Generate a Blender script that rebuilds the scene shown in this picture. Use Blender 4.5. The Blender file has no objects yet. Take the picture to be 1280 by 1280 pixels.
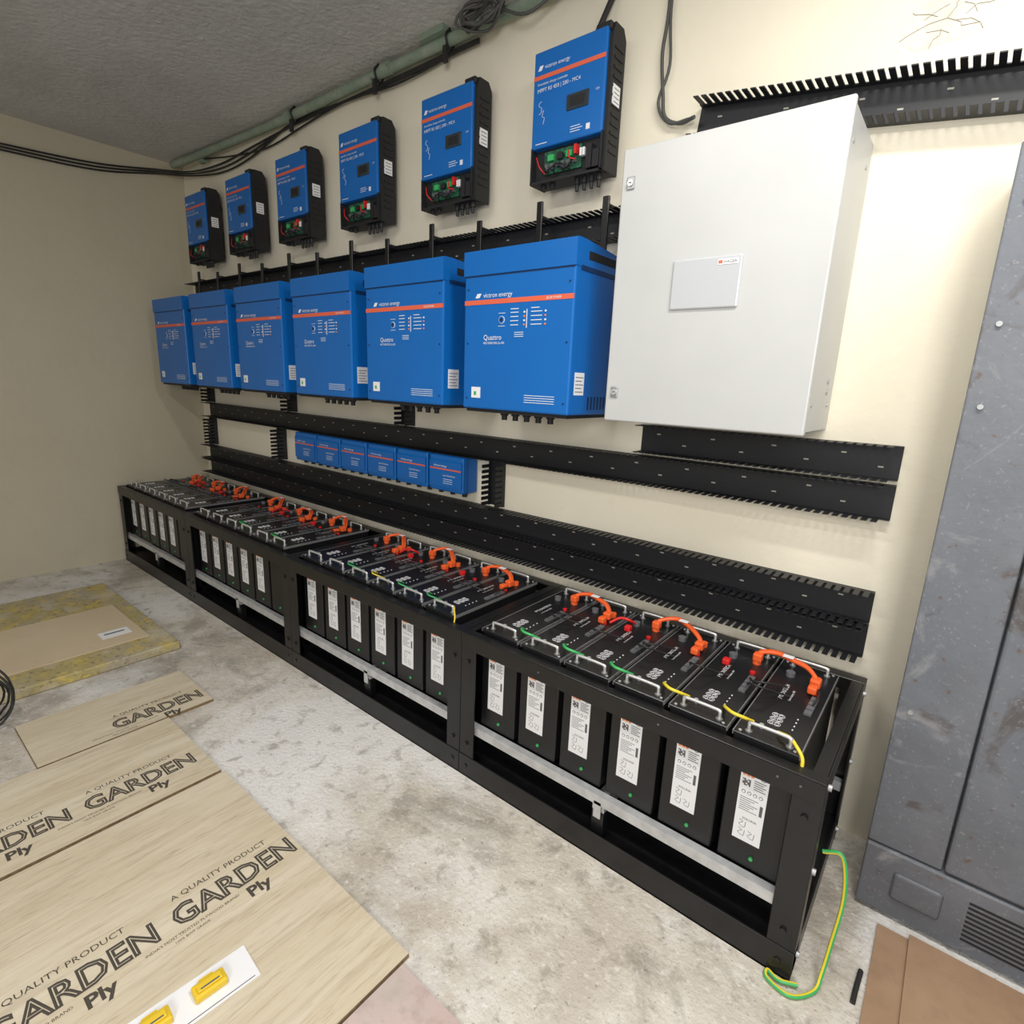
import bpy, bmesh, math, random
from mathutils import Matrix, Vector
random.seed(4)
C=bpy.context
# ---------------------------------------------------------------- materials
def new_mat(name):
    m=bpy.data.materials.new(name);m.use_nodes=True
    return m,m.node_tree,m.node_tree.nodes['Principled BSDF']
def mat(name,col,rough=.5,metal=0,var=0,scale=20,bump=0,emit=0,spec=None):
    m,t,b=new_mat(name);N=t.nodes;L=t.links
    b.inputs['Base Color'].default_value=(*col,1);b.inputs['Roughness'].default_value=rough;b.inputs['Metallic'].default_value=metal
    if spec is not None:b.inputs['Specular IOR Level'].default_value=spec
    if var or bump:
        tc=N.new('ShaderNodeTexCoord');no=N.new('ShaderNodeTexNoise');no.inputs['Scale'].default_value=scale;no.inputs['Detail'].default_value=6
        L.new(tc.outputs['Object'],no.inputs['Vector'])
        if var:
            r=N.new('ShaderNodeValToRGB');r.color_ramp.elements[0].position=.3;r.color_ramp.elements[1].position=.7
            r.color_ramp.elements[0].color=(*[c*(1-var) for c in col],1);r.color_ramp.elements[1].color=(*[min(1,c*(1+var)) for c in col],1)
            L.new(no.outputs['Fac'],r.inputs['Fac']);L.new(r.outputs['Color'],b.inputs['Base Color'])
        if bump:
            bp=N.new('ShaderNodeBump');bp.inputs['Strength'].default_value=bump;bp.inputs['Distance'].default_value=.01
            L.new(no.outputs['Fac'],bp.inputs['Height']);L.new(bp.outputs['Normal'],b.inputs['Normal'])
    return m
def layered(name,base,layers,rough=.8,bump=.2,bscale=60,stretch=None):
    """layers: (scale,detail,lo,hi,color,amount[,distort])"""
    m,t,b=new_mat(name);N=t.nodes;L=t.links
    tc=N.new('ShaderNodeTexCoord');src=tc.outputs['Object']
    if stretch:
        mp=N.new('ShaderNodeMapping');mp.inputs['Scale'].default_value=stretch;L.new(src,mp.inputs['Vector']);src=mp.outputs['Vector']
    rgb=N.new('ShaderNodeRGB');rgb.outputs[0].default_value=(*base,1);cur=rgb.outputs[0]
    for i,l in enumerate(layers):
        no=N.new('ShaderNodeTexNoise');no.inputs['Scale'].default_value=l[0];no.inputs['Detail'].default_value=l[1];no.inputs['Roughness'].default_value=.62
        if len(l)>6:no.inputs['Distortion'].default_value=l[6]
        off=N.new('ShaderNodeVectorMath');off.operation='ADD';off.inputs[1].default_value=(i*7.3,i*3.1,i*1.7);L.new(src,off.inputs[0]);L.new(off.outputs[0],no.inputs['Vector'])
        mr=N.new('ShaderNodeMapRange');mr.inputs['From Min'].default_value=l[2];mr.inputs['From Max'].default_value=l[3];mr.inputs['To Max'].default_value=l[5]
        L.new(no.outputs['Fac'],mr.inputs['Value'])
        mx=N.new('ShaderNodeMix');mx.data_type='RGBA';L.new(mr.outputs['Result'],mx.inputs['Factor']);L.new(cur,mx.inputs['A']);mx.inputs['B'].default_value=(*l[4],1);cur=mx.outputs['Result']
    L.new(cur,b.inputs['Base Color']);b.inputs['Roughness'].default_value=rough
    no=N.new('ShaderNodeTexNoise');no.inputs['Scale'].default_value=bscale;no.inputs['Detail'].default_value=8;L.new(src,no.inputs['Vector'])
    bp=N.new('ShaderNodeBump');bp.inputs['Strength'].default_value=bump;bp.inputs['Distance'].default_value=.01;L.new(no.outputs['Fac'],bp.inputs['Height']);L.new(bp.outputs['Normal'],b.inputs['Normal'])
    return m
M={}
M['wall']=layered('cream_plaster',(.87,.81,.66),[(1.2,6,.45,.8,(.79,.72,.56),.6),(9,8,.62,.8,(.70,.61,.45),.3),(3.5,9,.60,.72,(.90,.86,.75),.5)],.85,.15,30)
M['wall2']=layered('dimmed_olive_cream_plaster',(.58,.53,.40),[(1.0,6,.4,.8,(.51,.45,.33),.7),(6,8,.6,.8,(.48,.41,.30),.3)],.9,.3,22)  # left wall's weaker light is put into this darker base colour
M['ceil']=layered('grey_ceiling_plaster',(.60,.59,.56),[(1.2,8,.4,.72,(.45,.44,.415),.85),(25,4,.5,.8,(.68,.67,.64),.6),(5,8,.55,.75,(.63,.62,.585),.55)],.95,.9,38)
M['floor']=layered('dusty_concrete',(.59,.54,.465),[(1.1,9,.46,.60,(.44,.385,.31),.8),(4,10,.48,.64,(.72,.685,.62),.75),(2.4,10,.52,.61,(.30,.27,.23),.65,.8),(.8,9,.49,.60,(.80,.785,.77),.75,.6),(16,9,.54,.68,(.28,.245,.20),.65,.4),(42,6,.56,.72,(.84,.81,.77),.6),(95,4,.60,.72,(.15,.125,.10),.7)],.8,.5,70)
M['blue']=mat('blue_enamel',(.004,.138,.49),.34,0,.04,3)
M['bluedk']=mat('blue_shadow_gap',(.003,.03,.11),.5)
M['orange']=mat('orange_stripe',(.78,.14,.07),.45)
M['white']=mat('white_print',(.80,.84,.87),.5)
M['black']=mat('black_powder_coat',(.009,.009,.010),.34,0,.2,30,.05)
M['blackm']=mat('black_matt_plastic',(.013,.013,.015),.6)
M['duct']=mat('black_trunking_pvc',(.013,.014,.017),.5)
M['hole']=mat('trunking_slot_cream',(.45,.43,.37),.8)
M['batt']=mat('battery_casing_black',(.009,.009,.010),.35,0,.15,12)
M['panel']=mat('battery_front_panel',(.012,.012,.014),.3)
M['silver']=mat('satin_aluminium',(.70,.70,.69),.32,.55,.05,40)
M['trim']=mat('dull_aluminium_edge',(.30,.30,.30),.4,.5,.05,40)
M['zinc']=mat('zinc_rail',(.60,.61,.62),.4,.45,.14,30)
M['label']=mat('white_label_paper',(.86,.86,.88),.5)
M['ink']=mat('label_ink_grey',(.12,.12,.13),.6)
M['lorange']=mat('label_orange_bar',(.85,.25,.05),.5)
M['ocable']=mat('orange_power_cable',(.88,.13,.03),.4)
M['red']=mat('red_plastic',(.65,.02,.02),.4)
M['green']=mat('green_wire',(.05,.42,.12),.4)
M['yellow']=mat('yellow_wire',(.80,.62,.04),.4)
M['pcb']=mat('green_circuit_board',(.012,.10,.05),.5,0,.8,90)
M['lcd']=mat('dark_lcd',(.03,.04,.05),.2)
M['cab']=mat('light_grey_textured_enamel',(.535,.545,.54),.36,0,.04,4,.03)
M['cabgap']=mat('cabinet_gasket_shadow',(.12,.12,.12),.8)
M['plate']=mat('glossy_grey_plate',(.52,.54,.56),.15)
M['lock']=mat('lock_steel',(.40,.41,.42),.35,.5)
M['cup']=layered('grey_blue_rusty_steel',(.145,.158,.182),[(3,8,.45,.72,(.20,.208,.23),.75),(1.3,8,.50,.66,(.105,.108,.12),.75),(7,9,.58,.67,(.075,.055,.045),.7,.8),(38,6,.64,.70,(.13,.07,.04),.7),(4,10,.60,.68,(.30,.30,.31),.55,2.2),(120,3,.62,.70,(.34,.34,.34),.4)],.48,.12,40)
M['pipe']=layered('dirty_green_conduit',(.22,.29,.22),[(9,6,.45,.65,(.35,.38,.31),.7),(30,5,.6,.7,(.10,.11,.08),.8)],.6,.2,60)
M['cable']=mat('black_cable_rubber',(.02,.02,.02),.55)
M['gcable']=mat('grey_cable',(.08,.08,.075),.6)
M['ply']=layered('plywood_veneer',(.60,.51,.36),[(2.0,6,.4,.7,(.70,.62,.48),.8),(5,9,.5,.70,(.42,.33,.22),.6,.8),(16,6,.55,.70,(.30,.235,.155),.5),(.8,5,.5,.7,(.74,.67,.54),.6)],.6,.05,60,(13,1.0,1))
M['plyedge']=mat('plywood_edge',(.22,.15,.08),.8,0,.3,60)
M['print']=mat('stencil_ink',(.07,.058,.045),.7)
M['card']=layered('brown_cardboard',(.62,.50,.34),[(3,6,.4,.7,(.68,.56,.40),.7),(20,5,.6,.75,(.48,.37,.24),.4)],.85,.05,40)
M['card2']=layered('brown_carton_board',(.32,.20,.12),[(4,6,.4,.7,(.40,.265,.17),.7),(18,6,.5,.7,(.24,.15,.09),.5)],.85,.1,40)
M['ochre']=layered('ochre_dusty_slab',(.44,.365,.16),[(3,8,.42,.60,(.42,.37,.28),.9),(12,8,.5,.62,(.62,.48,.12),.8),(40,5,.56,.66,(.18,.14,.08),.7),(6,9,.52,.62,(.57,.52,.42),.6)],.85,.5,60)
M['pink']=layered('pinkish_board',(.52,.39,.36),[(3,6,.4,.7,(.60,.49,.45),.8),(30,5,.5,.7,(.38,.28,.25),.6),(7,8,.5,.65,(.48,.42,.38),.6)],.8,.1,60)
M['yplast']=mat('yellow_plastic',(.80,.55,.03),.4)
M['crack']=mat('hairline_crack',(.36,.31,.23),.9)
M['patch']=layered('repaired_plaster_patch',(.80,.76,.66),[(12,8,.45,.65,(.70,.65,.55),.8)],.9,.5,60)
# ---------------------------------------------------------------- mesh builder
_tc={}
def text_geo(s,size,outline=0):
    k=(s,size,outline)
    if k in _tc:return _tc[k]
    cu=bpy.data.curves.new('tmp','FONT');cu.body=s;cu.size=size;cu.resolution_u=2
    if outline:cu.fill_mode='NONE';cu.bevel_depth=outline;cu.bevel_resolution=0
    o=bpy.data.objects.new('tmp',cu);C.collection.objects.link(o)
    dg=C.evaluated_depsgraph_get();me=o.evaluated_get(dg).to_mesh()
    g=([v.co.copy() for v in me.vertices],[tuple(p.vertices) for p in me.polygons])
    bpy.data.objects.remove(o);bpy.data.curves.remove(cu)
    _tc[k]=g;return g
class B:
    def __init__(s):s.v=[];s.f=[];s.m=[];s.mats=[];s.sm=[]
    def mi(s,k):
        if k not in s.mats:s.mats.append(k)
        return s.mats.index(k)
    def add(s,vs,fs,k,smooth=False,mx=None):
        n=len(s.v);i=s.mi(k)
        s.v+=[tuple(mx@Vector(v)) if mx else tuple(v) for v in vs]
        for f in fs:s.f.append(tuple(n+a for a in f));s.m.append(i);s.sm.append(smooth)
    def box(s,x0,x1,y0,y1,z0,z1,k,mx=None):
        s.add([(x0,y0,z0),(x1,y0,z0),(x1,y1,z0),(x0,y1,z0),(x0,y0,z1),(x1,y0,z1),(x1,y1,z1),(x0,y1,z1)],
              [(0,3,2,1),(4,5,6,7),(0,1,5,4),(1,2,6,5),(2,3,7,6),(3,0,4,7)],k,False,mx)
    def rbox(s,x0,x1,y0,y1,z0,z1,k,r=.004,seg=2,mx=None):
        bm=bmesh.new();bmesh.ops.create_cube(bm,size=1)
        for v in bm.verts:v.co=Vector(((x0+x1)/2+v.co.x*(x1-x0),(y0+y1)/2+v.co.y*(y1-y0),(z0+z1)/2+v.co.z*(z1-z0)))
        bmesh.ops.bevel(bm,geom=bm.edges[:],offset=r,segments=seg,affect='EDGES',profile=.5)
        bm.verts.index_update();s.add([v.co.copy() for v in bm.verts],[tuple(v.index for v in f.verts) for f in bm.faces],k,False,mx);bm.free()
    def prism(s,pts,x0,x1,k,mx=None):
        """polygon pts in (y,z), extruded along x"""
        n=len(pts);vs=[(x0,p[0],p[1]) for p in pts]+[(x1,p[0],p[1]) for p in pts]
        fs=[tuple(range(n))[::-1],tuple(range(n,2*n))]+[(i,(i+1)%n,n+(i+1)%n,n+i) for i in range(n)]
        s.add(vs,fs,k,False,mx)
    def cyl(s,p,q,r,k,n=16,mx=None):
        p=Vector(p);q=Vector(q);d=(q-p).normalized();a=d.orthogonal().normalized();b=d.cross(a)
        vs=[];
        for c in (p,q):
            for i in range(n):
                t=2*math.pi*i/n;vs.append(c+a*r*math.cos(t)+b*r*math.sin(t))
        s.add(vs,[(i,(i+1)%n,n+(i+1)%n,n+i) for i in range(n)],k,True,mx)
        s.add(vs,[tuple(range(n))[::-1],tuple(range(n,2*n))],k,False,mx)
    def tube(s,pts,r,k,n=8,sub=6,mx=None,ks=None):
        P=[Vector(p) for p in pts]
        if sub>1 and len(P)>2:
            Q=[];E=[P[0]*2-P[1]]+P+[P[-1]*2-P[-2]]
            for i in range(1,len(E)-2):
                for j in range(sub):
                    t=j/sub;a,b,c,d=E[i-1],E[i],E[i+1],E[i+2]
                    Q.append(.5*((2*b)+(c-a)*t+(2*a-5*b+4*c-d)*t*t+(3*b-a-3*c+d)*t**3))
            Q.append(P[-1]);P=Q
        T=[(P[min(i+1,len(P)-1)]-P[max(i-1,0)]).normalized() for i in range(len(P))]
        a=T[0].orthogonal().normalized();vs=[]
        for p,t in zip(P,T):
            a=(a-t*a.dot(t)).normalized();b=t.cross(a)
            for i in range(n):
                w=2*math.pi*i/n;vs.append(p+(a*math.cos(w)+b*math.sin(w))*r)
        fs=[];
        for j in range(len(P)-1):
            for i in range(n):fs.append((j*n+i,j*n+(i+1)%n,(j+1)*n+(i+1)%n,(j+1)*n+i))
        if ks:
            for idx,kk in enumerate(ks):s.add(vs,[f for q,f in enumerate(fs) if (q%n)*len(ks)//n==idx],kk,True,mx)
        else:s.add(vs,fs,k,True,mx)
        s.add(vs,[tuple(range(n))[::-1],tuple(range(len(vs)-n,len(vs)))],k,False,mx)
    def text(s,t,mx,size,k,outline=0):
        vs,fs=text_geo(t,size,outline);s.add(vs,fs,k,False,mx)
    def mesh(s,name):
        me=bpy.data.meshes.new(name);me.from_pydata(s.v,[],s.f);me.validate(clean_customdata=False)
        for k in s.mats:me.materials.append(M[k])
        if len(me.polygons)==len(s.m):
            me.polygons.foreach_set('material_index',s.m);me.polygons.foreach_set('use_smooth',s.sm)
        else: raise Exception('poly mismatch '+name)
        me.update();return me
    def obj(s,name,loc=(0,0,0)):
        return place(s.mesh(name),name,loc)
def place(me,name,loc=(0,0,0),rot=(0,0,0)):
    o=bpy.data.objects.new(name,me);o.location=loc;o.rotation_euler=rot;C.collection.objects.link(o);return o
FR=Matrix.Rotation(math.pi/2,4,'X')           # text facing -y
def F(x,y,z):return Matrix.Translation((x,y,z))@FR
def G(x,y,z):return Matrix.Translation((x,y,z))@Matrix.Rotation(math.pi/2,4,'Z')  # flat, reading +y
# ---------------------------------------------------------------- room
H=2.836;YW=1.95;XL=-4.745
b=B();b.box(XL-.1,2.6,-2.6,YW+.1,-.1,0,'floor');b.obj('floor')
b=B();b.box(XL-.1,2.6,-2.6,YW+.1,H,H+.1,'ceil');b.obj('ceiling')
b=B();b.box(XL-.1,2.6,YW,YW+.1,0,H,'wall')
ccx,ccz=-.215,2.35
N=12;rim=[(ccx+.115*math.cos(2*math.pi*i/N)*random.uniform(.8,1.1),YW-.0006,ccz+.062*math.sin(2*math.pi*i/N)*random.uniform(.8,1.1)) for i in range(N)]
b.add(rim,[tuple(range(N))],'patch')
for i in range(6):
    t=2*math.pi*i/6+.3;pts=[(ccx,YW-.0012,ccz)] if i%2 else []
    for j in range(1,5):
        r=j*.024;pts.append((ccx+r*1.2*math.cos(t)+random.uniform(-.012,.012),YW-.0012,ccz+r*.65*math.sin(t)+random.uniform(-.009,.009)))
    b.tube(pts,.0008,'crack',4,1)
for (p,q) in (((-.05,.01),(.0,.03)),((.03,.025),(.06,-.005)),((-.04,-.02),(.01,-.035)),((.02,-.01),(.07,-.03))):
    b.tube([(ccx+p[0],YW-.0012,ccz+p[1]),(ccx+(p[0]+q[0])/2+.006,YW-.0012,ccz+(p[1]+q[1])/2+.004),(ccx+q[0],YW-.0012,ccz+q[1])],.0007,'crack',4,1)
b.obj('wall_back')
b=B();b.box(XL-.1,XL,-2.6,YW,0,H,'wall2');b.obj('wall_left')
# ---------------------------------------------------------------- inverter
def make_inverter():
    b=B();w,d,h=.488,.335,.572
    b.rbox(0,w,.0,d,.012,h-.075,'blue',.006)
    b.prism([(-.004,h-.085),(-.004,h-.002),(.006,h),(.05,h),(d-.05,h-.018),(d,h-.05),(d,h-.085)],-.002,w+.002,'blue')
    b.box(.004,w-.004,-.001,.01,h-.0905,h-.085,'bluedk')
    b.box(w-.002,w+.0028,.03,d-.04,h-.095,h-.08,'bluedk');b.box(w-.002,w+.003,.07,.25,h-.058,h-.032,'blackm')
    b.box(.01,w-.01,.012,d-.01,0,.014,'blackm')
    y=-.0012
    b.box(.002,w-.002,y,.01,.386,.402,'orange')
    b.text('victron energy',F(.095,y-.0006,.409),.023,'white')
    b.add([(.055,y,.409),(.075,y,.409),(.085,y,.424),(.065,y,.424)],[(0,1,2,3)],'white')
    b.text('BLUE POWER',F(w-.11,y-.0008,.3905),.010,'white')
    for i in range(4):
        for c,x in enumerate((.225,.315)):
            b.box(x,x+.035+.012*((i*3+c)%3),y,0.004,.352-i*.014,.3545-i*.014,'white')
            b.cyl((x+.062,.004,.353-i*.014),(x+.062,y-.001,.353-i*.014),.0035,'lorange' if i%2 else 'white',8)
    b.box(.296,.2985,y,.004,.30,.362,'white');b.box(.225,.26,y,.004,.364,.3665,'white');b.box(.315,.35,y,.004,.364,.3665,'white')
    b.cyl((.185,.004,.33),(.185,y-.001,.33),.013,'white',20);b.cyl((.185,.004,.33),(.185,y-.002,.33),.0115,'blue',20);b.cyl((.185,.004,.33),(.185,y-.003,.33),.006,'blackm',12)
    for z in (.352,.308):b.box(.17,.20,y,.004,z,z+.0016,'white')
    for i in range(3):b.box(.245,.285,y,.004,.285-i*.007,.287-i*.007,'white')
    b.text('Quattro',F(.10,y-.0006,.262),.026,'white');b.text('48/15000/200-2x100',F(.10,y-.0006,.247),.012,'white')
    b.box(.045,.09,y,.004,.052,.092,'label');b.box(.058,.070,y-.0005,.004,.062,.076,'green')
    for i in range(4):b.box(.30,.43,y,.004,.07-i*.008,.072-i*.008,'white')
    for x in (.02,w-.02):
        for z in (.05,.25,.44):b.cyl((x,.004,z),(x,-.002,z),.0035,'bluedk',10)
    b.box(w-.002,w+.001,.03,.09,.08,.155,'label')
    for i in range(5):b.box(w,w+.0016,.036,.084-.01*(i%2),.09+i*.012,.0925+i*.012,'ink')
    for z in (.2,.3,.4):b.cyl((w-.004,.25,z),(w+.002,.25,z),.004,'bluedk',10)
    for i in range(8):b.box(w-.002,w+.0008,.12+i*.022,.13+i*.022,.03,.075,'bluedk')
    for i in range(5):
        x=.13+i*.055;b.cyl((x,.10,.012),(x,.10,-.012),.016,'blackm',12);b.cyl((x,.10,-.01),(x,.10,-.03),.011,'blackm',12)
    b.box(.03,w-.03,d,.352,.10,.13,'blackm');b.box(.03,w-.03,d,.352,.44,.47,'blackm')
    return b.mesh('inverter_charger')
inv=make_inverter()
for i in range(6):place(inv,'inverter_charger',(-4.546+.602*i,1.592,1.297))
# ---------------------------------------------------------------- charge controllers
def make_mppt():
    b=B();w,d,h=.302,.098,.432
    b.rbox(0,w,.035,d,.0,h,'blackm',.006)
    b.box(0,.006,.0,.05,.0,.12,'blackm');b.box(w-.006,w,.0,.05,.0,.12,'blackm');b.box(0,w,.0,.05,-.002,.006,'blackm')
    b.rbox(0,w-.004,-.0,.045,.115,h-.008,'blue',.005)
    b.prism([(.012,.0),(.012,h-.03),(.026,h+.008),(d-.02,h+.008),(d,h-.02),(d,0)],w-.003,w+.010,'blackm')
    b.prism([(.012,.0),(.012,h-.03),(.03,h+.004),(d-.02,h+.004),(d,h-.02),(d,0)],-.005,.002,'blackm')
    b.rbox(w-.055,w+.004,.004,.06,h-.018,h+.008,'blackm',.004,1)
    for i in range(12):b.box(w+.009,w+.013,.03,d-.015,.06+i*.028,.068+i*.028,'blackm')
    for i in range(9):b.box(.02+i*.031,.03+i*.031,.05,d-.01,h-.002,h+.006,'blackm')
    b.box(.04,w-.04,d,.128,.33,.36,'blackm');b.box(.04,w-.04,d,.128,.08,.11,'blackm')
    y=-.0012
    b.box(.002,w-.006,y,.004,.335,.348,'orange')
    b.text('victron energy',F(.048,y-.0006,.365),.018,'white')
    b.add([(.018,y,.363),(.034,y,.363),(.042,y,.378),(.026,y,.378)],[(0,1,2,3)],'white')
    b.text('SmartSolar charge controller',F(.02,y-.0006,.316),.011,'white')
    b.text('MPPT RS 450 | 200 - MC4',F(.02,y-.0006,.294),.017,'white')
    b.rbox(.15,.24,y-.003,.004,.208,.258,'lcd',.003);b.box(.165,.225,y-.0035,.004,.218,.248,'blackm')
    b.tube([(.03,y,.225),(.04,y,.23),(.04,y,.245),(.03,y,.25),(.03,y,.26),(.04,y,.265)],.0008,'white',4,3)
    b.tube([(.05,y,.19),(.055,y,.21),(.045,y,.215),(.05,y,.235)],.0008,'white',4,3)
    for i in range(3):b.box(.17,.17+.04+.01*(i%2),y,.004,.155-i*.008,.157-i*.008,'white')
    b.box(.235,.25,y,.004,.135,.153,'white');b.box(.02,.07,y,.004,.128,.1305,'white');b.text('12V',F(.265,y-.0006,.245),.01,'white')
    b.box(.006,w-.006,.028,.036,.004,.115,'blackm')
    b.box(.05,.21,.02,.029,.03,.105,'pcb')
    for i in range(6):b.box(.06+i*.024,.072+i*.024,.008,.022,.035+.006*(i%3),.06,'ink')
    for i in range(3):b.box(.07+i*.04,.095+i*.04,.010,.021,.07,.09,'blackm' if i%2 else 'green')
    b.box(.24,.262,.002,.03,.015,.09,'blackm');b.box(.266,.292,.002,.03,.015,.07,'blackm')
    b.tube([(.02,.01,.09),(.04,-.004,.06),(.05,-.004,.045),(.06,.01,.03)],.0025,'red',6)
    b.tube([(.16,.01,.09),(.175,-.006,.06),(.20,-.002,.05)],.0025,'red',6);b.box(.19,.20,.0,.02,.07,.10,'red')
    b.tube([(.06,.01,.05),(.08,-.008,.03),(.13,-.006,.05),(.17,.01,.03)],.003,'blackm',6)
    b.tube([(.1,.01,.02),(.12,-.008,.05),(.16,-.006,.03),(.20,.01,.08)],.003,'blackm',6)
    for i in range(2):b.box(.212+i*.012,.220+i*.012,.004,.02,.06,.085,'label')
    for i in range(4):
        x=.19+i*.03;b.cyl((x,.035,.0),(x,.035,-.02),.011,'blackm',12);b.cyl((x,.035,-.018),(x,.035,-.042),.007,'blackm',10)
    for x in (.04,.08):b.cyl((x,.035,.0),(x,.035,-.012),.011,'blackm',12)
    b.box(w+.009,w+.0135,.03,.075,.205,.265,'label')
    for i in range(4):b.box(w+.0135,w+.014,.036,.07,.213+i*.013,.2155+i*.013,'ink')
    return b.mesh('solar_charge_controller')
mp=make_mppt()
for i in range(6):place(mp,'solar_charge_controller',(-4.436+.602*i,1.815,2.133))
# ---------------------------------------------------------------- distribution boxes
def make_box():
    b=B();w,d,h=.225,.10,.172
    b.rbox(0,w,.0,d,0,h,'blue',.008,3)
    b.prism([(-.006,.02),(-.006,h-.03),(.006,h-.012),(.02,h-.012),(.02,.02)],.006,w-.006,'blue')
    b.box(.008,w-.008,-.0072,.0,.104,.111,'orange')
    b.text('victron energy',F(.035,-.0078,.118),.015,'white');b.text('Lynx Distributor',F(.10,-.0078,.075),.012,'white')
    for i in range(3):b.box(.10,.16,-.0075,.0,.06-i*.01,.062-i*.01,'white')
    b.box(.0,w,.03,.034,-.001,h+.001,'bluedk')
    for x in (.03,.11,.19):b.cyl((x,.05,0),(x,.05,-.02),.012,'blackm',12)
    return b.mesh('dc_distribution_box')
bx=make_box()
for i in range(6):place(bx,'dc_distribution_box',(-3.215+.244*i,1.845,.888))
# ---------------------------------------------------------------- cabinet
b=B();x0,x1,z0,z1,yc=-.927,-.327,1.303,2.095,1.626
b.rbox(x0+.006,x1-.004,yc+.022,YW-.002,z0+.004,z1-.004,'cab',.006)
b.box(x0+.012,x1-.012,yc+.012,yc+.03,z0+.012,z1-.012,'cabgap')
b.rbox(x0,x1,yc,yc+.02,z0,z1,'cab',.005,3)
b.rbox(-.735,-.54,yc-.006,yc+.002,1.636,1.771,'plate',.004)
b.box(-.605,-.55,yc-.007,yc,1.748,1.762,'label');b.box(-.603,-.592,yc-.0075,yc,1.751,1.759,'orange');b.text('HAGER',F(-.588,yc-.0078,1.751),.011,'ink')
for z in (2.0,1.395):
    b.rbox(-.908,-.882,yc-.004,yc+.002,z-.018,z+.018,'lock',.003);b.cyl((-.895,yc,z),(-.895,yc-.008,z),.009,'silver',16);b.box(-.9,-.89,yc-.0085,yc,z-.0015,z+.0015,'ink')
for z in (z0+.08,z1-.08):
    for y in (yc+.06,YW-.06):b.cyl((x1-.006,y,z),(x1-.002,y,z),.006,'lock',10)
for z in (1.42,1.45):b.cyl((x1-.006,1.86,z),(x1-.002,1.86,z),.008,'lock',12)
b.obj('electrical_cabinet')
# ---------------------------------------------------------------- slotted trunking
def duct(L,h,depth,pitch=.025,holes=True):
    b=B();b.box(0,L,-.003,0,0,h,'duct')
    n=int(L/pitch)
    for z in (0,h-.003):
        b.box(0,L,-.022,-.003,z,z+.003,'duct')
        for i in range(n):
            x=i*pitch+.003;b.box(x,x+pitch*.62,-depth,-.022,z,z+.003,'duct')
    if holes:
        k=0;x=.06
        while x<L-.05:
            zz=h*(.35 if k%2 else .68);b.box(x,x+.014,-.0036,-.0028,zz-.0022,zz+.0022,'hole')
            x+=.1;k+=1
    return b
def duct_at(x0,x1,z,h,depth=.07,rot=0,pitch=.025):
    o=duct(x1-x0,h,depth,pitch).obj('cable_trunking',(x0,YW-.0005,z));o.rotation_euler=(0,rot,0);return o
duct_at(-4.70,-.935,1.925,.10,.08)
duct_at(-4.62,-.125,1.06,.105,.075)
duct_at(-.94,-.125,1.178,.10,.075)
duct_at(-4.68,-.125,.735,.10,.075)
duct_at(-4.68,-.125,.622,.105,.08)
duct_at(-.85,.60,2.195,.105,.085,math.radians(7))
def vduct(x,z0,z1,w=.085):
    o=duct(z1-z0,w,.07,.025,False).obj('cable_trunking',(x,YW-.001,z0));o.rotation_euler=(0,-math.pi/2,0);return o
for x,z0,z1 in [(-4.52,.845,1.055),(-3.50,.845,1.055),(-1.60,.845,1.055),(-4.52,1.17,1.28),(-3.35,1.17,1.29),(-2.22,1.17,1.29)]:vduct(x,z0,z1)
b=B()
for i in range(6):
    for dx in (.13,.42):
        x=-4.546+.602*i+dx
        zt_=2.085 if dx<.2 else 2.06
        b.rbox(x-.013,x+.013,1.855,1.866,1.86,zt_,'black',.002,1)
        b.box(x-.012,x+.012,1.866,YW-.001,2.030,2.036,'black')
b.obj('trunking_bracket_set')
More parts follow.
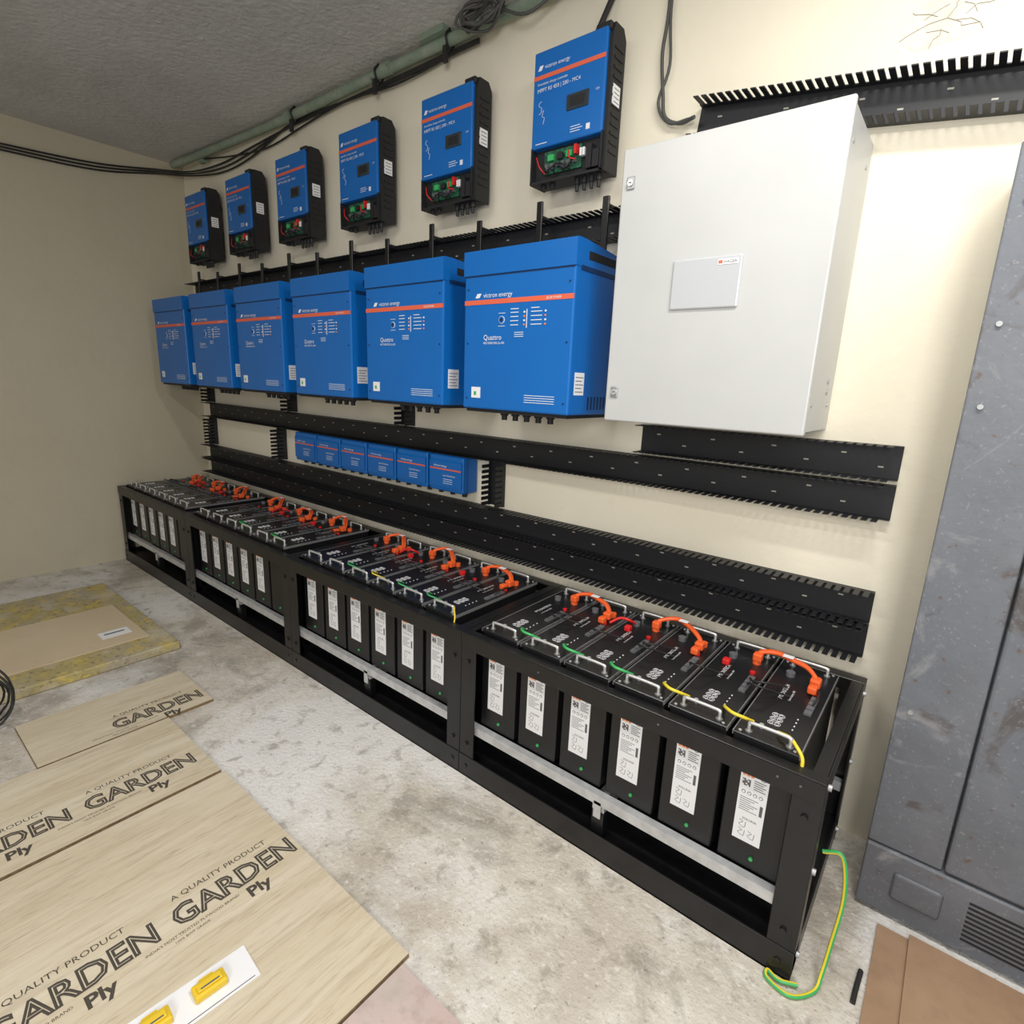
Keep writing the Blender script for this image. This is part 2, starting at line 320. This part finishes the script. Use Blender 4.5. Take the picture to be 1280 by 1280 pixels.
# ---------------------------------------------------------------- battery rack
seg=[-4.71,-3.55,-2.38,-1.235,-.098];YF=1.296;YB=1.92;ZT=.563
b=B()
for s in range(4):
    a,c=seg[s]+.001,seg[s+1]-.001;pw=.066
    for (x0,x1) in ((a,a+pw),(c-pw,c)):
        b.rbox(x0,x1,YF,YF+.006,0.0,ZT-.052,'black',.0015,1)
        xe=x0 if x0==a else x1-.006
        b.box(xe,xe+.006,YF+.006,YF+.06,0,ZT-.052,'black')
        b.box(x0,x1,YB-.006,YB,0,ZT-.052,'black');b.box(xe,xe+.006,YB-.06,YB-.006,0,ZT-.052,'black')
        for z in (.045,.135,.46):
            b.cyl(((x0+x1)/2,YF,z),((x0+x1)/2,YF-.006,z),.008,'black',6)
    for y0,y1,yf in ((YF-.003,YF+.003,1),(YB-.003,YB+.003,-1)):
        b.rbox(a,c,y0,y1,ZT-.058,ZT,'black',.0015,1)
        b.rbox(a,c,y0 if yf>0 else y1-.045,y0+.035 if yf>0 else y1,ZT-.004,ZT+.001,'black',.0015,1)
        b.rbox(a,c,y0,y1,.0,.085,'black',.0015,1)
        b.box(a,c,min(y0,y0+.05*yf),max(y0,y0+.05*yf),.0,.006,'black')
        yy=YF+.012 if yf>0 else YB-.04
        b.box(a+.01,c-.01,yy,yy+.025,.186,.208,'zinc');b.box(a+.01,c-.01,yy,yy+.003,.176,.186,'zinc')
    b.box(a+.004,c-.004,YF+.01,YB-.01,.055,.060,'black')  # black sheet added for the deep shade under the batteries
    for xe in (a,c-.006):
        b.rbox(xe,xe+.006,YF,YB,ZT-.058,ZT,'black',.0015,1);b.box(xe,xe+.006,YF,YB,0,.085,'black')
        b.box(min(xe,xe+.03*(1 if xe==a else -1)),max(xe,xe+.03*(1 if xe==a else -1)),YF,YB,ZT-.004,ZT,'black')
    for xm in ((a+c)/2,):
        b.box(xm-.02,xm+.02,YF+.02,YB-.02,.15,.186,'zinc');b.box(xm-.012,xm+.012,YF+.012,YF+.016,.13,.186,'zinc')
        b.box(xm-.02,xm+.02,YF+.02,YF+.05,.06,.15,'black');b.box(xm-.02,xm+.02,YB-.06,YB-.03,.06,.15,'black')
for y,z in ((YF+.04,.30),(YB-.05,.30),(YF+.04,.05),(YB-.05,.05),(YF+.03,.54),(YB-.06,.54)):
    b.cyl((seg[4]-.001,y,z),(seg[4]+.006,y,z),.008,'zinc',6)
for x in (-.15,-.2,-.9,-.5):b.cyl((x,YF-.003,.535),(x,YF-.0045,.535),.003,'ink',8)
rack=b.obj('battery_rack')
def make_batt(lab=True):
    b=B();w,d,h=.152,.50,.372
    b.rbox(0,w,.004,d,0,h-.012,'batt',.003,1)
    b.rbox(-.002,w+.002,0,d+.004,h-.012,h,'panel',.002,1)
    for x in (-.003,w+.0005):b.box(x,x+.0025,.0,d+.004,h-.010,h+.001,'trim')
    z=h+.0012
    for y,x0,x1 in ((.022,.030,w-.026),(d-.026,.030,w-.026)):
        b.tube([(x0,y,h-.002),(x0,y,h+.018),(x0+.007,y,h+.025),(x1-.007,y,h+.025),(x1,y,h+.018),(x1,y,h-.002)],.0045,'silver',8,3)
        for x in (x0,x1):b.cyl((x,y,h),(x,y,h+.003),.009,'trim',12)
    b.text('888',G(.085,.09,z),.045,'label',.0006)
    b.text('PYLONTECH',G(.055,.24,z),.017,'white')
    for i in range(4):b.box(.112,.115,.10+i*.02,.105+i*.02,h,z,'white')
    b.text('Li-ion battery 48V',G(.075,.245,z),.009,'white')
    for i in range(4):b.box(.118,.136,.20+i*.028,.222+i*.028,h,h+.006,'ink')
    b.cyl((.12,.33,h),(.12,.33,h+.008),.008,'red',12)
    for x in (.012,w-.012):
        for y in (.012,d-.008):b.cyl((x,y,h),(x,y,h+.002),.004,'silver',10)
    b.cyl((.04,.40,h),(.04,.40,h+.014),.013,'ink',12);b.cyl((.11,.41,h),(.11,.41,h+.014),.013,'ocable',12)
    b.cyl((.05,.06,h),(.05,.06,h+.01),.006,'zinc',8)
    if lab:
        y=.004;x0,x1=.032,.100;z0,z1=.075,.284
        b.box(x0,x1,y-.0012,y,z0,z1,'label')
        for i in range(3):b.box(x0+.004+i*.010,x0+.012+i*.010,y-.0018,y,z1-.022,z1-.004,'lorange')
        b.cyl((x1-.014,y,z1-.014),(x1-.014,y-.0018,z1-.014),.007,'ink',12);b.cyl((x1-.014,y,z1-.014),(x1-.014,y-.0022,z1-.014),.005,'label',12)
        for i in range(5):
            for j in range(5):
                if (i*7+j*5+i*j)%3:b.box(x0+.006+i*.004,x0+.0096+i*.004,y-.0018,y,z1-.050+j*.004,z1-.0464+j*.004,'ink')
        for j in range(5):b.box(x0+.034,x0+.062-.006*(j%2),y-.0018,y,z1-.052+j*.006,z1-.0502+j*.006,'ink')
        for j in range(4):b.cyl((x0+.012+j*.014,y,z1-.068),(x0+.012+j*.014,y-.0018,z1-.068),.005,'ink',10);b.cyl((x0+.012+j*.014,y,z1-.068),(x0+.012+j*.014,y-.0022,z1-.068),.0035,'label',10)
        for j in range(7):b.box(x0+.006,x0+.050-.009*(j%3),y-.0018,y,z1-.084-j*.006,z1-.0828-j*.006,'ink')
        b.box(x0+.055,x0+.062,y-.0018,y,z1-.12,z1-.09,'ink')
        for (px,pz) in ((.012,.02),(.036,.02),(.012,.045)):
            b.tube([(x0+px,y-.0012,z0+pz+.014),(x0+px+.010,y-.0012,z0+pz+.010),(x0+px,y-.0012,z0+pz),(x0+px+.014,y-.0012,z0+pz-.006),(x0+px+.016,y-.0012,z0+pz+.012)],.0007,'ink',4,2)
        b.text('SOLUNA',F(x0+.018,y-.002,z0+.063),.009,'ink')
    b.cyl((.085,.006,.035),(.085,-.001,.035),.005,'green',12)
    b.cyl((.03,.006,.34),(.03,.001,.34),.003,'ink',8);b.cyl((.12,.006,.34),(.12,.001,.34),.003,'ink',8)
    return b.mesh('battery_module')
bl=make_batt(True);bn=make_batt(False)
BY=1.335;BZ=.2085
bxs=[]
for s in range(4):
    for i in range(6):
        me=bn if (s<2 and i==5) else bl
        x=seg[s]+.062+.1705*i
        if s==0:x+=.01
        place(me,'battery_module',(x,BY,BZ));bxs.append((s,i,x))
b=B();g=B();k=B();zt=BZ+.372
for s,i,x in bxs:
    if i%2==0:
        y=BY+.41;dz=random.uniform(-.008,.008);dy=random.uniform(-.012,.012)
        pts=[(x+.11,y,zt+.012),(x+.115,y+.01,zt+.035),(x+.16,y+.03+dy,zt+.048+dz),(x+.20,y+.02+dy,zt+.046+dz),(x+.25,y-.01,zt+.042),(x+.28,y-.035,zt+.03),(x+.283,y-.05,zt+.014)]
        b.tube(pts,.0068,'ocable',8,5);b.tube([(p[0]-.004,p[1]+.016,p[2]-.003) for p in pts],.0055,'ocable',8,5)
        b.rbox(x+.098,x+.125,y-.014,y+.014,zt+.01,zt+.036,'ocable',.005);b.rbox(x+.270,x+.298,y-.062,y-.03,zt+.008,zt+.034,'ocable',.005)
        b.rbox(x+.272,x+.296,y-.100,y-.072,zt+.006,zt+.028,'ocable',.005)
        b.box(x+.18,x+.21,y+.010+dy,y+.030+dy,zt+.053+dz,zt+.0545+dz,'label')
        if i==2:b.tube([(x+.04,y-.02,zt+.01),(x+.03,y-.05,zt+.03),(x+.0,y-.06,zt+.032),(x-.03,y-.08,zt+.012)],.005,'red',8,5)
        if i:b.rbox(x+.028,x+.05,y-.085,y-.06,zt+.001,zt+.02,'red',.004)
        k.tube([(x+.125,y-.12,zt+.006),(x+.15,y-.18,zt+.03),(x+.19,y-.17,zt+.035),(x+.22,y-.1,zt+.006)],.003,'cable',6,5)
    k.tube([(x+.13,BY+.25,zt+.006),(x+.145,BY+.2,zt+.035),(x+.18,BY+.19,zt+.04),(x+.21,BY+.23,zt+.02),(x+.24,BY+.26,zt+.006)] if i<5 else [(x+.13,BY+.25,zt+.006),(x+.135,BY+.3,zt+.02),(x+.12,BY+.35,zt+.006)],.003,'cable',6,5)
    if (s,i) in ((3,0),(3,1),(3,2),(2,1),(2,4),(2,3),(1,2),(1,4)):c='green'
    elif s==3 or (s,i) in ((2,5),(2,2)):c='yellow'
    else:continue
    rr=.0045 if s==3 else .0028
    if i==5:p=[(x+.09,BY+.055,zt+.008),(x+.12,BY+.035,zt+.018),(x+.14,BY+.015,zt+.014),(x+.158,BY+.0,zt+.0),(x+.162,BY-.008,zt-.02)]
    else:p=[(x+.118,BY+.085,zt+.006),(x+.13,BY+.050,zt+.024),(x+.155,BY+.03,zt+.028),(x+.18,BY+.038,zt+.022),(x+.20,BY+.06,zt+.008)]
    g.tube(p,rr,c,6,5)
b.obj('power_cable_set');g.obj('earthing_wire_set');k.obj('communication_cable_set')
# ---------------------------------------------------------------- metal cupboard
b=B();cy=1.67;X0=-.012;X1=1.15;ZC=1.945
b.box(X0+.004,X1,cy+.02,YW-.005,.0,ZC,'cup')
b.rbox(X0,X0+.165,cy,cy+.03,.212,ZC,'cup',.004)
b.rbox(X0+.170,.62,cy-.006,cy+.03,.216,1.725,'cup',.007)
b.rbox(.626,X1,cy-.006,cy+.03,.216,1.725,'cup',.007)
b.rbox(X0+.078,X1,cy-.006,cy+.03,1.732,ZC,'cup',.004)
b.rbox(X0,X1,cy-.008,cy+.03,.012,.208,'cup',.005)
b.rbox(.06,.17,cy-.014,cy,.07,.155,'cup',.010,3)
for xx in (.22,.50):
    for i in range(9):
        b.box(xx,xx+.16,cy-.0094,cy,.050+i*.014,.056+i*.014,'blackm')
for z in (.62,1.40,1.58,1.83):b.cyl((X0+.03,cy+.002,z),(X0+.03,cy-.005,z),.006,'lock',12)
b.obj('metal_cupboard')
# ---------------------------------------------------------------- conduit & cables at ceiling
b=B();b.tube([(-4.64,1.84,2.80),(-4.2,1.87,2.80),(-3.4,1.90,2.795),(-2.4,1.90,2.79),(-1.4,1.905,2.79),(.2,1.905,2.79)],.023,'pipe',14,8)
for x in (-4.3,-3.2,-2.35,-1.75,-.9):
    b.cyl((x-.03,1.897,2.792),(x+.03,1.897,2.792),.029,'pipe',14)
b.box(-2.1,-1.95,1.86,YW,2.81,2.836,'pipe')
b.obj('conduit_pipe')
b=B()
for q in range(3):
    o=q*.013
    b.tube([(XL+.02,-.6,2.62-o),(XL+.02,.4,2.645-o),(XL+.02,.93,2.667-o*1.3),(XL+.02,1.4,2.70-o*1.5),(XL+.03,1.77,2.765-o),(-4.5,1.90,2.75-o),(-4.1,1.93,2.735-o*2),(-3.7,1.93,2.75-o*2),(-3.2,1.93,2.765+o*.5),(-2.5,1.92,2.757-o*.4),(-1.8,1.92,2.758-o*.4)],.0055,'cable',8,6)
b.tube([(-4.3,1.90,2.79),(-3.9,1.92,2.74),(-3.5,1.93,2.71),(-3.1,1.93,2.74),(-2.7,1.92,2.755),(-2.3,1.92,2.73),(-1.9,1.92,2.75)],.005,'cable',8,6)
for i,x in enumerate((-3.15,-2.42,-1.95)):
    b.tube([(x,1.90,2.83),(x+.01,1.868,2.79),(x,1.90,2.755),(x-.01,1.935,2.79),(x,1.90,2.83)],.005,'cable',6,5)
    b.box(x-.01,x+.01,1.87,1.885,2.70,2.76,'cable')
b.obj('wall_cable_bundle')
b=B()
cx,cyy,cz=-1.72,1.83,2.785
for q in range(7):
    pts=[];r=.085+random.uniform(-.02,.02)
    for i in range(13):
        t=2*math.pi*i/12;pts.append((cx+r*1.25*math.cos(t)+q*.004,cyy+random.uniform(-.012,.012)+.02*math.sin(t*2+q),cz-.01+r*.45*math.sin(t)+random.uniform(-.005,.005)))
    b.tube(pts,.0055,'gcable',6,4)
b.tube([(cx+.08,1.84,2.78),(-1.5,1.85,2.72),(-1.35,1.88,2.77),(-1.2,1.9,2.75)],.006,'gcable',6,6)
b.obj('cable_coil')
b=B()
b.tube([(-.97,1.92,2.83),(-.975,1.93,2.6),(-.985,1.93,2.48),(-.97,1.93,2.36),(-.955,1.93,2.29),(-.90,1.93,2.26),(-.84,1.90,2.255)],.006,'gcable',8,6)
b.tube([(-.955,1.92,2.83),(-.968,1.93,2.6),(-.955,1.93,2.44),(-.985,1.93,2.34),(-.94,1.93,2.27),(-.86,1.92,2.262)],.005,'gcable',8,6)
b.obj('hanging_cable')
b=B();b.tube([(-1.13,1.935,2.83),(-1.17,1.93,2.74),(-1.21,1.90,2.62),(-1.22,1.88,2.57)],.010,'cable',8,6);b.obj('solar_cable')
# ---------------------------------------------------------------- floor objects
def ply(x0,x1,y0,y1,rows,name='plywood_sheet',z=0):
    b=B();t=.014;b.box(x0,x1,y0,y1,z,z+t-.0015,'plyedge');b.box(x0+.0005,x1-.0005,y0+.0005,y1-.0005,z+.001,z+t,'ply')
    zz=z+t+.0004
    for xb,ye in rows:
        y=ye-.31
        while y>y0-.02:
            b.text('GARDEN',G(xb,y,zz)@Matrix.Diagonal((.80,.92,.2,1)),.104,'print',.0036)
            b.text('Ply',G(xb+.055,y+.165,zz)@Matrix.Diagonal((1,1,.2,1)),.052,'print',.0018);b.text('Ply',G(xb+.055,y+.165,zz),.052,'print')
            b.text('A QUALITY PRODUCT',G(xb-.090,y+.02,zz),.026,'print')
            b.text("INDIA'S MOST TRUSTED PLYWOOD BRAND",G(xb+.026,y-.08,zz),.0115,'print');b.text("100% BWP GRADE",G(xb+.042,y-.02,zz),.0105,'print')
            y-=.37
    return b.obj(name)
ply(-1.85,-.85,-.9,.725,[(-1.345,.69)])
ply(-2.335,-1.865,-.9,.72,[(-1.975,.66)])
ply(-2.70,-2.345,.30,.90,[(-2.40,.86)])
b=B();b.rbox(-4.15,-2.95,-.1,1.0,0,.045,'ochre',.006,1);b.obj('ochre_floor_slab')
b=B();b.box(-3.69,-3.12,.1,.915,.0455,.052,'card');b.box(-3.31,-3.22,.74,.87,.052,.0528,'label');b.box(-3.28,-3.265,.76,.85,.0528,.053,'ink')
b.obj('cardboard_sheet')
b=B();b.box(-.845,-.55,-.9,.70,0,.008,'pink');b.obj('pink_board')
b=B();b.box(.05,.75,1.02,1.62,0,.008,'card2');b.box(.12,.8,1.12,1.63,.008,.016,'card2');b.obj('flattened_carton')
b=B()
mx=Matrix.Translation((-1.135,.325,.0146))@Matrix.Rotation(math.radians(86),4,'Z')
b.box(-.135,.14,-.05,.05,0,.002,'label',mx)
b.box(-.13,.13,-.044,-.042,.002,.0024,'ink',mx)
for xx in (-.07,.045):
    b.rbox(xx-.035,xx+.035,-.018,.02,.002,.020,'yplast',.004,2,mx);b.rbox(xx-.027,xx+.027,-.010,.01,.020,.026,'yplast',.002,1,mx);b.box(xx-.015,xx+.015,.02,.03,.002,.012,'yplast',mx)
    b.box(xx-.02,xx+.02,-.008,-.004,.026,.0264,'ink',mx)
b.obj('instruction_card')
b=B()
for q in range(4):
    r=.105+.008*q;pts=[];ph=q*.9;zc=r+.006
    for i in range(17):
        t=2*math.pi*i/16
        pts.append((-2.83+.10*math.sin(t+ph)*.5+.012*q,.215+r*.85*math.cos(t),zc+r*math.sin(t)))
    b.tube(pts,.0042,'cable',8,3)
b.tube([(-2.83,.30,.05),(-2.82,.25,.012),(-2.88,.1,.006),(-2.85,-.1,.006)],.0042,'cable',8,5)
b.obj('black_cable_coil')
b=B();b.tube([(-.092,1.42,.30),(-.05,1.42,.31),(-.03,1.40,.22),(-.035,1.37,.10),(-.04,1.34,.03),(-.045,1.31,.008),(-.07,1.27,.007),(-.10,1.253,.007),(-.144,1.264,.007),(-.148,1.285,.007),(-.12,1.275,.009),(-.08,1.29,.012)],.0052,'green',12,6,ks=['green','green','yellow','green','green','yellow'])
b.obj('earthing_cable')
b=B();b.tube([(.034,1.44,.0062),(.031,1.38,.0065),(.03,1.34,.0062)],.006,'cable',8,3);b.obj('cable_offcut')
# ---------------------------------------------------------------- lights, world, camera
def area(name,loc,rot,sx,sy,p,col):
    l=bpy.data.lights.new(name,'AREA');l.shape='RECTANGLE';l.size=sx;l.size_y=sy;l.energy=p;l.color=col
    o=bpy.data.objects.new(name,l);o.location=loc;o.rotation_euler=rot;C.collection.objects.link(o);return o
area('overhead_light',(.25,.95,2.80),(0,0,0),1.2,.10,40,(1,.98,.94))
area('overhead_light',(-1.4,-.1,2.80),(0,0,0),1.2,.12,27,(1,.98,.94))  # unseen fill added on the camera's left, not a known tube
area('rear_fill_light',(.9,-1.5,1.8),(math.radians(76),0,math.radians(22)),.8,1.0,50,(1,.99,.97))  # soft fill added behind the camera; no known doorway there
w=bpy.data.worlds.new('world');C.scene.world=w;w.use_nodes=True
bg=w.node_tree.nodes['Background'];bg.inputs[0].default_value=(1,.98,.95,1);bg.inputs[1].default_value=.37
R=[[0.7755,0.6301,0.0395],[0.1741,-0.1533,-0.9727],[-0.6068,0.7613,-0.2285]]
cam=bpy.data.cameras.new('camera');cam.sensor_width=36;cam.lens=36*693.92/1280;cam.clip_start=.05
co=bpy.data.objects.new('camera',cam);C.collection.objects.link(co)
m=Matrix(((R[0][0],-R[1][0],-R[2][0],0),(R[0][1],-R[1][1],-R[2][1],0),(R[0][2],-R[1][2],-R[2][2],1.414),(0,0,0,1)))
co.matrix_world=m;C.scene.camera=co
C.scene.view_settings.view_transform='Standard'
